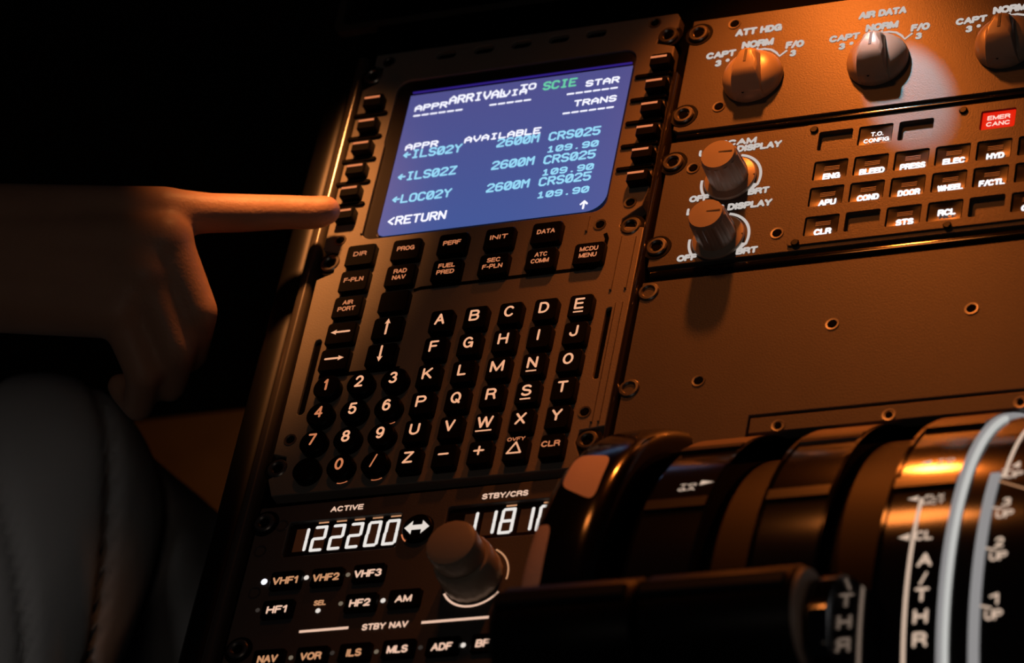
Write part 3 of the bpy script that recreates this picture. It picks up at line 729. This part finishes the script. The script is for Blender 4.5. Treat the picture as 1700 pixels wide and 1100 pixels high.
for u, v in ((157.6, -79.6), (222.8, -79.8), (157.4, -18.6), (222.6, -18.6)): put('locating_pin', pin_me, ec, (u, v, 0))
for cu, cv in ((123.0, -58.6), (122.4, -26.6)):
    k = obj('brightness_knob', MB().lathe([(11.4, 0.2), (11.6, 1.0), (11.2, 1.6), (8.4, 2.4), (8.2, 4), (7.9, 10), (7.7, 15.8), (7.3, 16.8), (0.3, 17)], 64, flute=12, fd=0.0), M['knob'], ec, (cu, cv, 0))
    fl = MB().lathe([(8.2, 2.4), (8.3, 4), (8.0, 10), (7.8, 15.2), (7.2, 15.6)], 96, flute=12, fd=0.045, cap0=False, cap1=False)
    obj('fluted_grip', fl, M['knob'], k, (cu, cv, 0))
    obj('pointer_line', MB().box(0.4, 6.4, -0.3, 0.3, 0, 0.1), M['knobface'], k, (cu, cv - 1.0, 17.0))
    obj('pointer_line', MB().box(9, 11.2, -0.35, 0.35, 0, 0.1), M['knobface'], k, (cu, cv, 1.7))
    # bright sweep arrow round the knob
    obj('legend', ribbon(arc_pts(cu, cv, 13.2, -78, 22, 24), 1.25, 0.12), M['e_panel'], ec, smooth=0)
    obj('legend', ribbon(arc_pts(cu, cv, 13.2, 148, 186, 10), 1.2, 0.12), M['e_panel'], ec, smooth=0)
    mb = MB(); mb.add([(cu + 13.4, cv + 4.2, 0.14), (cu + 9.3, cv + 8.6, 0.14), (cu + 9.4, cv + 3.4, 0.14)], [[0, 1, 2]])
    obj('legend', mb, M['e_panel'], ec, smooth=0)
    pl('OFF', cu - 17.5, cu - 8.3, cv + 6.6, cv + 10.2, ec); pl('BRT', cu + 8.8, cu + 18.4, cv + 6.4, cv + 10.0, ec)
pl('ECAM', 114.4, 131.6, -81.0, -77.4, ec); pl('UPPER DISPLAY', 106.0, 143.4, -77.2, -73.4, ec); pl('LOWER DISPLAY', 105.4, 143.6, -45.2, -41.4, ec)

# ------------------------------------------------------------------ black retaining strips between the panels
for k, (v, w, lab) in enumerate(((-86.4, 4.6, 'black glossy strip between the selector knob panel and the page key panel'), (-11.0, 6.8, 'black glossy strip between the page key panel and the blank plate'))):
    o = obj('retaining_strip', baru(-156, 156, 0, w, 0, 6.2), M['gloss'], None, (250, v, -6), smooth=60)
    tag(o, lab, 'strip')

# ------------------------------------------------------------------ blank plate
bp = thing('blank_plate', 'plain brown-lit blank plate with a few screw holes above the thrust quadrant', 'plate', (220, 35, -6))
bevel(obj('faceplate', plate([(91.5, -7.2), (408, -7.2), (408, 68), (149.5, 68), (149.5, 79), (91.5, 90)], [], 0, -5.5), M['panel'], bp), 0.35)
for u, v in ((179, 25.7), (237.2, 25.4), (124.8, 47.8)): screw(bp, u, v, 0)
for u, v in ((95.0, -2.0), (94.6, 48.1)): put('fastener', fast_me, bp, (u, v, -0.4))
st = thing('edge_strip', 'narrow metal strip bordering the thrust quadrant', 'strip', (280, 73, -6))
bevel(obj('strip_body', MB().box(-130, 128, -3.9, 3.9, 0, 5.6), M['panel'], st, (280, 73, -6)), 0.4)
for u in (162.5, 208.6, 262): screw(st, u, 74.2, -0.4)

# ------------------------------------------------------------------ thrust quadrant: drums round an axis along u
AV, AH, RQ = 187.0, -68.0, 126.0
def Q(u, th, r=RQ):
    t = math.radians(th)
    return (u, AV + r * math.sin(t), AH + r * math.cos(t))
def drum(u0, u1, t0, t1, r0, r1, n=40):
    """a slab of drum skin from radius r0 to r1"""
    mb = MB(); rings = []
    for i in range(n + 1):
        th = t0 + (t1 - t0) * i / n
        rings.append([Q(u0, th, r0), Q(u0, th, r1), Q(u1, th, r1), Q(u1, th, r0)])
    return mb.loft(rings)
def on_drum(mb0, u, th, r):
    """wraps a flat figure (u right, v down) onto the drum"""
    mb = MB(); mb.f = mb0.f
    mb.v = [Q(u + x, th + math.degrees(y / r), r + z) for x, y, z in mb0.v]
    return mb
qd = thing('throttle_quadrant', 'glossy black thrust lever quadrant with curved lit detent scales', 'throttle quadrant', (200, 187, -68))
QT = (-68, 62)
obj('left_cheek', drum(134.5, 138, *QT, 40, RQ - 3), M['gloss'], qd, smooth=40)
obj('left_scale', drum(138, 163, -40, 62, 90, RQ), M['quad'], qd)
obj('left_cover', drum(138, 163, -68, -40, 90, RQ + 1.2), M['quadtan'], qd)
obj('lever_slot', drum(163, 187, *QT, 60, RQ - 9), M['slotband'], qd)
obj('centre_scale', drum(187, 212, -38, 62, 90, RQ), M['quad'], qd)
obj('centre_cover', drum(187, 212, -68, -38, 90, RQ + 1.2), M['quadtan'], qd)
obj('lever_slot', drum(212, 237, *QT, 60, RQ - 6), M['slotband'], qd)
obj('right_scale', drum(237, 261, -40, 62, 90, RQ), M['quad'], qd)
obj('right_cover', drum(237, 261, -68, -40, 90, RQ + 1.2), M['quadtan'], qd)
for u in (163.6, 186.4, 212.6, 236.4): obj('slot_edge', drum(u - 0.7, u + 0.7, *QT, 100, RQ + 0.9), M['gloss'], qd)
for u0, u1 in ((138.2, 162.8), (187.2, 211.8), (237.2, 260.8)):
    obj('detent_ridge', drum(u0, u1, -18.9, -16.3, RQ - 1, RQ + 1.3, 6), M['satin'], qd)
    obj('detent_ridge', drum(u0, u1, -41, -38.5, RQ - 1, RQ + 1.6, 4), M['satin'], qd)
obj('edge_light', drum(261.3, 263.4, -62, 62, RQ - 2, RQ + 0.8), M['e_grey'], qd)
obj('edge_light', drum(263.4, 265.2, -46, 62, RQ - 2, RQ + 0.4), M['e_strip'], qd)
obj('trim_scale', drum(265.2, 406, -68, 62, 90, RQ - 1.2), M['quad'], qd)
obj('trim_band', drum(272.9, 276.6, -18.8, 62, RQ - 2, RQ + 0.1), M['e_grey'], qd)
def qleg(mb, u, th, m='e_quad', r=RQ): return obj('legend', on_drum(mb, u, th, r), M[m], qd, smooth=0)
def qtext(s, u, th, w, h, m='e_quad', r=RQ, bold=0.04):
    n = s.count('\n') + 1
    return qleg(strokes(s, w, h, 0.14, h / (n + (n - 1) * 0.42) * 0.2), u, th, m, r)
def tri(d, w=4.2, h=2.9): return MB().add([(-d * w / 2, 0, 0.12), (d * w / 2, -h / 2, 0.12), (d * w / 2, h / 2, 0.12)], [[0, 1, 2]])
# right-hand scale
R0 = RQ
qleg(tri(1), 245.6, -24.0); qtext('TO\nGA', 253.4, -23.6, 7.0, 5.2)
qleg(tri(1), 245.4, -13.6, 'e_quad'); qtext('FLX\nMCT', 253.8, -13.0, 8.4, 5.4)
qleg(tri(1, 4.4, 3.4), 245.2, -4.7); qtext('CL', 252.8, -4.8, 7.0, 4.4)
qtext('A', 254.6, 0.3, 5.6, 5.8); qtext('T', 254.8, 6.9, 5.4, 5.6); qtext('H', 254.9, 10.8, 5.4, 5.6); qtext('R', 255.0, 14.8, 5.4, 5.6)
mb = MB(); capsule2(mb, (-1.0, 2.2), (1.0, -2.2), 0.9); qleg(mb, 254.8, 3.9)
obj('legend', drum(248.2, 249.6, -13.6, 62, RQ - 0.5, RQ + 0.14), M['e_quad'], qd)
# left-hand scale
qtext('TO\nGA', 151.6, -23.0, 7.0, 5.0); qleg(tri(-1, 5.4, 3.4), 159.0, -24.1)
# trim scale
RT = RQ - 1.2
obj('legend', drum(276.8, 278.2, -19.5, -18.0, RT - 1, RT + 0.1, 2), M['e_quad'], qd)
obj('legend', drum(277.2, 278.6, -60, -19, RT - 0.5, RT + 0.14), M['e_quad'], qd)
for n_, th in (('4', -20.4), ('3', -10.4), ('2', -1.5), ('1', 9.4)):
    qtext(n_, 281.4, th - 1.0, 3.4, 4.6, r=RT); qtext('UP', 281.6, th + 1.8, 6.6, 4.0, r=RT)
    mb = MB(); capsule2(mb, (-2.2, -0.3), (1.6, 0.8), 0.8); qleg(mb, 278.8, th + 0.2, r=RT)
mb = MB(); capsule2(mb, (-6, -3.6), (7, 3.4), 0.7); qleg(mb, 282.6, -15.4, 'e_rmpdim', r=RT)

# ------------------------------------------------------------------ thrust levers
def lever(label, u0, u1, ua0, ua1, capped):
    t = thing('thrust_lever', label, 'lever', ((u0 + u1) / 2, 234, 95), 'thrust levers')
    hc = (235.0, 93.0)
    def ring(u, r, n=32): return [(u, hc[0] + r * math.cos(2 * PI * i / n), hc[1] + r * math.sin(2 * PI * i / n)) for i in range(n)]
    prof = [(u0, 17.5), (u0 + 1.5, 19.6), (u1 - 1.5, 19.6), (u1, 18.6)]
    g = obj('handle', MB().loft([ring(u, r) for u, r in prof]), M['handle'], t, smooth=50)
    # raised ridge along the top of the grip
    obj('grip_ridge', MB().loft([[(u, hc[0] - 9, hc[1] + 16), (u, hc[0] - 7.5, hc[1] + 20.6), (u, hc[0] - 3, hc[1] + 21.0), (u, hc[0] - 1, hc[1] + 17)] for u in (u0 + 1, u1 - 3)]), M['satin'], g)
    if capped:
        e = MB().loft([ring(u1 + a, r) for a, r in ((-0.2, 18.6), (1.6, 18.2), (2.2, 16.8), (2.2, 11), (0.8, 9.2), (0.6, 0.5))])
        c = obj('end_cap', e, mat('end_cap_grey', (0.20, 0.18, 0.175), 0.5), g, smooth=40)
        obj('release_button', MB().loft([[(u1 + 0.5, hc[0] - 2.2, hc[1] - 7.2), (u1 + 0.5, hc[0] + 2.2, hc[1] - 7.2), (u1 + 0.5, hc[0] + 2.2, hc[1] + 7.2), (u1 + 0.5, hc[0] - 2.2, hc[1] + 7.2)],
                                         [(u1 + 3.0, hc[0] - 1.6, hc[1] - 6.6), (u1 + 3.0, hc[0] + 1.6, hc[1] - 6.6), (u1 + 3.0, hc[0] + 1.6, hc[1] + 6.6), (u1 + 3.0, hc[0] - 1.6, hc[1] + 6.6)]]), mat('button_amber', (0.75, 0.42, 0.16), 0.4), c)
    else:
        obj('end_cap', MB().loft([ring(u0 - a, r) for a, r in ((-0.2, 17.5), (1.2, 17.0), (1.6, 14.5), (1.0, 0.5))]), M['satin'], g)
    # arm from the axis out to the handle
    a0 = (208.0, 50.0)
    pts = []
    for (v, h) in ((202, 53), (214, 88), (219, 97), (227, 104), (240, 107), (252, 102), (256, 88), (252, 60), (246, 38), (225, 50)):
        pts.append((v, h))
    arm = MB().loft([[(u, v, h) for v, h in pts] for u in (ua0, ua1)])
    bevel(obj('arm', arm, M['mirror'], t), 0.8, 2)
    return t
lever('glossy black left thrust lever handle, partly hiding the radio panel', 115, 169, 172, 179, False)
lever('glossy black right thrust lever with a grey ringed end cap', 171.0, 228.5, 233, 240.6, True)

# ------------------------------------------------------------------ pitch trim wheel
wh = thing('trim_wheel', 'black trim wheel with pale painted marks on its rim', 'wheel', (110, 187, -68))
WC, WR = 112.0, 134.0
RU, RR, EX = 15.5, 13.0, 0.55
def rim_pt(x, th, off=0.0):
    """a point of the rim's rounded face, x mm from its middle"""
    c = max(-1, min(1, x / RU)); ca = math.copysign(abs(c) ** (1 / EX), c)
    sa = math.sqrt(max(0, 1 - ca * ca))
    return Q(WC + x, th, WR - RR + (RR + off) * sa ** EX)
def rim_ring(th, n=28):
    out = []
    for i in range(n):
        a = 2 * PI * i / n; ca, sa = math.cos(a), math.sin(a)
        out.append(Q(WC + RU * math.copysign(abs(ca) ** EX, ca), th, WR - RR + RR * math.copysign(abs(sa) ** EX, sa)))
    return out
N = 120
mb = MB(); mb.loft([rim_ring(360 * i / N) for i in range(N + 1)], False, False)
obj('rim', mb, M['wheel'], wh, smooth=60)
# painted marks: slanting patches given by their four corners (u, angle)
for q in (((100.6, -32.4), (117.5, -30.6), (120.0, -16.0), (103.0, -21.0)), ((97.0, -11.8), (106.2, -11.0), (107.6, 3.0), (98.4, 3.0)), ((100, 12), (117, 13), (119, 27), (102, 23)), ((97.0, 34), (106, 34), (107, 48), (98, 48))):
    mk = MB(); n = 14; V = []
    for j in range(n + 1):
        for i in range(n + 1):
            # rounded corners: squeeze the grid towards a superellipse
            a_, b_ = 2 * i / n - 1, 2 * j / n - 1
            k_ = (abs(a_) ** 5 + abs(b_) ** 5) ** 0.2; m_ = max(abs(a_), abs(b_))
            f_ = m_ / k_ if k_ > 1e-6 else 1
            s_, t_ = (a_ * f_ + 1) / 2, (b_ * f_ + 1) / 2
            u_ = (q[0][0] * (1 - s_) + q[1][0] * s_) * (1 - t_) + (q[3][0] * (1 - s_) + q[2][0] * s_) * t_
            h_ = (q[0][1] * (1 - s_) + q[1][1] * s_) * (1 - t_) + (q[3][1] * (1 - s_) + q[2][1] * s_) * t_
            V.append(rim_pt(u_ - WC, h_, 0.15))
    mk.add(V, [[j * (n + 1) + i, j * (n + 1) + i + 1, (j + 1) * (n + 1) + i + 1, (j + 1) * (n + 1) + i] for j in range(n) for i in range(n)])
    obj('rim_mark', mk, M['white_mark'], wh, smooth=60)
mb = MB()
hub = [[Q(WC + x, 360 * i / 48, r) for x, r in ((-3, 118), (3, 118), (3, 96), (6, 40), (-6, 40), (-3, 96))] for i in range(49)]
obj('web', MB().loft(hub, False, False), M['satin'], wh, smooth=40)
gr = MB()
for i in range(36):
    th = 10 * i
    gr.loft([[Q(WC + 9 + dx, th + dt, r) for dt, r in ((-1.2, 98), (1.2, 98), (0.9, 106), (-0.9, 106))] for dx in (-4, 6)])
g_ = obj('glint_teeth', gr, M['brass'], wh); g_['kind'] = 'stuff'  # invented brass teeth, added to give the glints beside the rim

# ------------------------------------------------------------------ footwell pieces seen between knee and pedestal
fw = thing('footwell_box', 'tan trim box lit orange in the gap between knee and pedestal', 'trim box', (-354, -193, FL))
bevel(obj('box_shell', MB().box(-45, 58, -38, 38, 0, 380), M['tan'], fw, (-354, -193, FL)), 4, 3)
bevel(obj('box_lid', MB().box(-47, 60, -40, 40, 380, 392), M['tan'], fw, (-354, -193, FL)), 3, 2)

# ------------------------------------------------------------------ the pilot
pn = thing('person', 'pilot in grey trousers pressing a select key with an outstretched finger', 'person', (-500, 300, FL))
def organic(name, segs, voxel, m, parent, sm=6, disp=None):
    """one continuous skin grown round tapered limbs: segs = [((u,v,h), r0, (u,v,h), r1), ...]"""
    bm = bmesh.new()
    def sph(c, r, sc=(1, 1, 1)):
        mm = Matrix.Translation(Vector((c[0] * MM, -c[1] * MM, c[2] * MM + DECK))) @ Matrix.Diagonal((sc[0], sc[1], sc[2], 1))
        bmesh.ops.create_icosphere(bm, subdivisions=3, radius=r * MM, matrix=mm)
    for s in segs:
        a, ra, b, rb = s[:4]
        A = Vector((a[0] * MM, -a[1] * MM, a[2] * MM + DECK)); B = Vector((b[0] * MM, -b[1] * MM, b[2] * MM + DECK))
        sph(a, ra); sph(b, rb)
        L = (B - A).length
        if L < 1e-5: continue
        q = (B - A).to_track_quat('Z', 'Y').to_matrix().to_4x4()
        bmesh.ops.create_cone(bm, cap_ends=True, segments=24, radius1=ra * MM, radius2=rb * MM, depth=L, matrix=Matrix.Translation((A + B) / 2) @ q)
    me = bpy.data.meshes.new(name); bm.to_mesh(me); bm.free()
    o = bpy.data.objects.new(name, me); COL.objects.link(o)
    r = o.modifiers.new('r', 'REMESH'); r.mode = 'VOXEL'; r.voxel_size = voxel * MM; r.use_smooth_shade = True
    s_ = o.modifiers.new('s', 'SMOOTH'); s_.factor = 0.6; s_.iterations = sm
    bpy.context.view_layer.update()
    me2 = bpy.data.meshes.new_from_object(o.evaluated_get(bpy.context.evaluated_depsgraph_get()))
    bpy.data.objects.remove(o)
    if disp:
        me2.calc_loop_triangles()
        nn = [v.normal.copy() for v in me2.vertices]
        for v, n in zip(me2.vertices, nn): v.co += n * disp(v.co) * MM
    me2.shade_smooth(); me2.materials.clear(); me2.materials.append(m)
    base = ABS[parent]
    me2.transform(Matrix.Translation(-base))
    f = bpy.data.objects.new(name, me2); COL.objects.link(f); f.parent = parent; ABS[f] = base
    return f
hand = []
def chain(pts):
    for (a, ra), (b, rb) in zip(pts, pts[1:]): hand.append((a, ra, b, rb))
# index finger outstretched to the key
chain([((-61.5, -58.5, 12.5), 6.9), ((-66, -56.5, 14), 7.6), ((-76, -53.5, 20), 7.7), ((-91.5, -47.0, 30), 8.6), ((-104, -44, 36), 8.9), ((-121, -41, 43), 11.0)])
# middle, ring, little finger curled under
chain([((-118, -25.5, 42), 11.5), ((-108, -3, 19), 9.0), ((-121, 2, -2), 8.2), ((-136, -8, 2), 7.2)])
chain([((-126, -11, 38), 11.0), ((-117, 12, 14), 8.7), ((-129, 16, -5), 7.8), ((-143, 4, -2), 6.9)])
chain([((-138, 3, 32), 10.0), ((-131, 24, 13), 7.6), ((-141, 27, -4), 6.9), ((-152, 16, -2), 6.2)])
# thumb tucked below the palm
chain([((-205, -46, 34), 15), ((-176, -50, 18), 12), ((-150, -42, 4), 9.6), ((-131, -28, 0), 8.2)])
# palm and back of the hand
W_i, W_m, W_p = (-212, -38, 54), (-213, -24, 52), (-214, -8, 46)
for k_, rk in (((-121, -41, 43), 11.5), ((-118, -25.5, 42), 12), ((-126, -11, 38), 11.5), ((-138, 3, 32), 10.5)):
    pass
hand += [((-121, -41, 43), 11.5, W_i, 19), ((-118, -25.5, 42), 12.5, W_m, 20), ((-126, -11, 38), 12.5, W_m, 20), ((-138, 3, 32), 12, W_p, 18),
         ((-124, -33, 42), 11.6, W_i, 20), ((-124, -18, 40), 12, W_m, 20), ((-133, -4, 35), 11.8, W_p, 19),
         ((-140, -32, 30), 13, (-205, -34, 38), 19), ((-148, -10, 24), 13, (-205, -14, 36), 18), ((-160, -48, 36), 11, (-212, -42, 46), 18)]
# wrist, forearm, upper arm
hand += [(W_m, 25, (-262, -12, 56), 27), ((-262, -12, 56), 27, (-360, 40, 40), 36), ((-360, 40, 40), 36, (-455, 100, 20), 45), ((-455, 100, 20), 44, (-372, 400, 330), 50),
         ((-372, 400, 330), 52, (-640, 440, 330), 52), ((-372, 400, 330), 50, (-500, 440, 390), 46), ((-640, 440, 330), 50, (-510, 440, 390), 46), ((-505, 440, 330), 90, (-505, 430, -60), 110),
         ((-505, 435, 370), 56, (-503, 420, 480), 54), ((-503, 418, 560), 78, (-503, 395, 610), 84), ((-503, 360, 520), 44, (-503, 372, 560), 60), ((-503, 326, 575), 9, (-503, 310, 548), 12),
         ((-586, 408, 566), 10, (-588, 414, 590), 16), ((-420, 408, 566), 10, (-418, 414, 590), 16), ((-640, 440, 330), 50, (-700, 300, 120), 42), ((-700, 300, 120), 42, (-620, 60, 0), 32), ((-620, 60, 0), 32, (-560, -10, -30), 22)]
body = organic('body', hand, 1.7, M['skin'], pn, 12)
nl = MB(); rr_ = []
for i in range(6):
    t = i / 5; rr_.append([(-4.6 + 9.2 * t, 4.4 * math.sin(a) * (1 if 0.1 < t < 0.9 else 0.75), 1.4 * math.cos(a) * 1.0) for a in [(-0.9 + 1.8 * j / 6) for j in range(7)]])
# sleeve and trousers
slv = organic('shirt', [((-330, 24, 46), 41, (-455, 100, 20), 56), ((-455, 100, 20), 56, (-372, 400, 330), 68), ((-372, 400, 330), 76, (-640, 440, 330), 74), ((-505, 440, 330), 118, (-505, 430, -70), 135),
    ((-640, 440, 330), 66, (-700, 300, 120), 58), ((-700, 300, 120), 58, (-630, 80, 8), 42), ((-505, 440, 380), 66, (-505, 436, 420), 60)], 5, M['shirt'], pn, 5)
organic('hair', [((-503, 432, 590), 84, (-503, 412, 632), 84)], 5, M['leather'], pn, 4)
K = (-272, -12, -120)
def folds(co):
    u, v, h = co.x / MM, -co.y / MM, (co.z - DECK) / MM
    a = math.atan2(h - K[2], u - K[0] + (v - K[1]) * 0.05)
    w = math.sin(a * 3.2 + v * 0.009 + 1.6 * math.sin(v * 0.011 + h * 0.01)) 
    w2 = noise.noise(Vector((u * 0.011, v * 0.006, h * 0.011))) 
    return -5.5 * (1 - abs(w)) ** 5 + 13 * w2
tr = organic('trousers', [((K), 70, (-292, 100, -118), 80), ((-292, 100, -118), 80, (-420, 420, -110), 102), (K, 64, (-262, -70, -400), 50), ((-262, -70, -400), 50, (-262, -80, -650), 46),
                          ((-620, 0, -120), 66, (-580, 420, -110), 98), ((-620, 0, -120), 62, (-620, -80, -640), 46), ((-420, 420, -110), 105, (-590, 420, -110), 105)], 5, M['cloth'], pn, 8, folds)
for u in (-262, -620):
    organic('shoe', [((u, -70, -685), 33, (u, -190, -690), 30), ((u, -190, -690), 30, (u, -250, -698), 22)], 6, M['leather'], pn, 4)

# seat the pilot sits on and its armrest
seat = thing('pilot_seat', 'dark pilot seat under the person in grey trousers', 'seat', (-500, 400, FL))
bevel(obj('seat_cushion', MB().box(-240, 240, -160, 260, 420, 500, 10), M['wallm'], seat, (-500, 400, FL)), 12, 3)
bevel(obj('seat_base', MB().box(-160, 160, -120, 200, 0, 430), M['wallm'], seat, (-500, 400, FL)), 5, 2)
bevel(obj('seat_back', MB().box(-240, 240, 190, 270, 500, 1150, 10), M['wallm'], seat, (-500, 400, FL)), 12, 3)
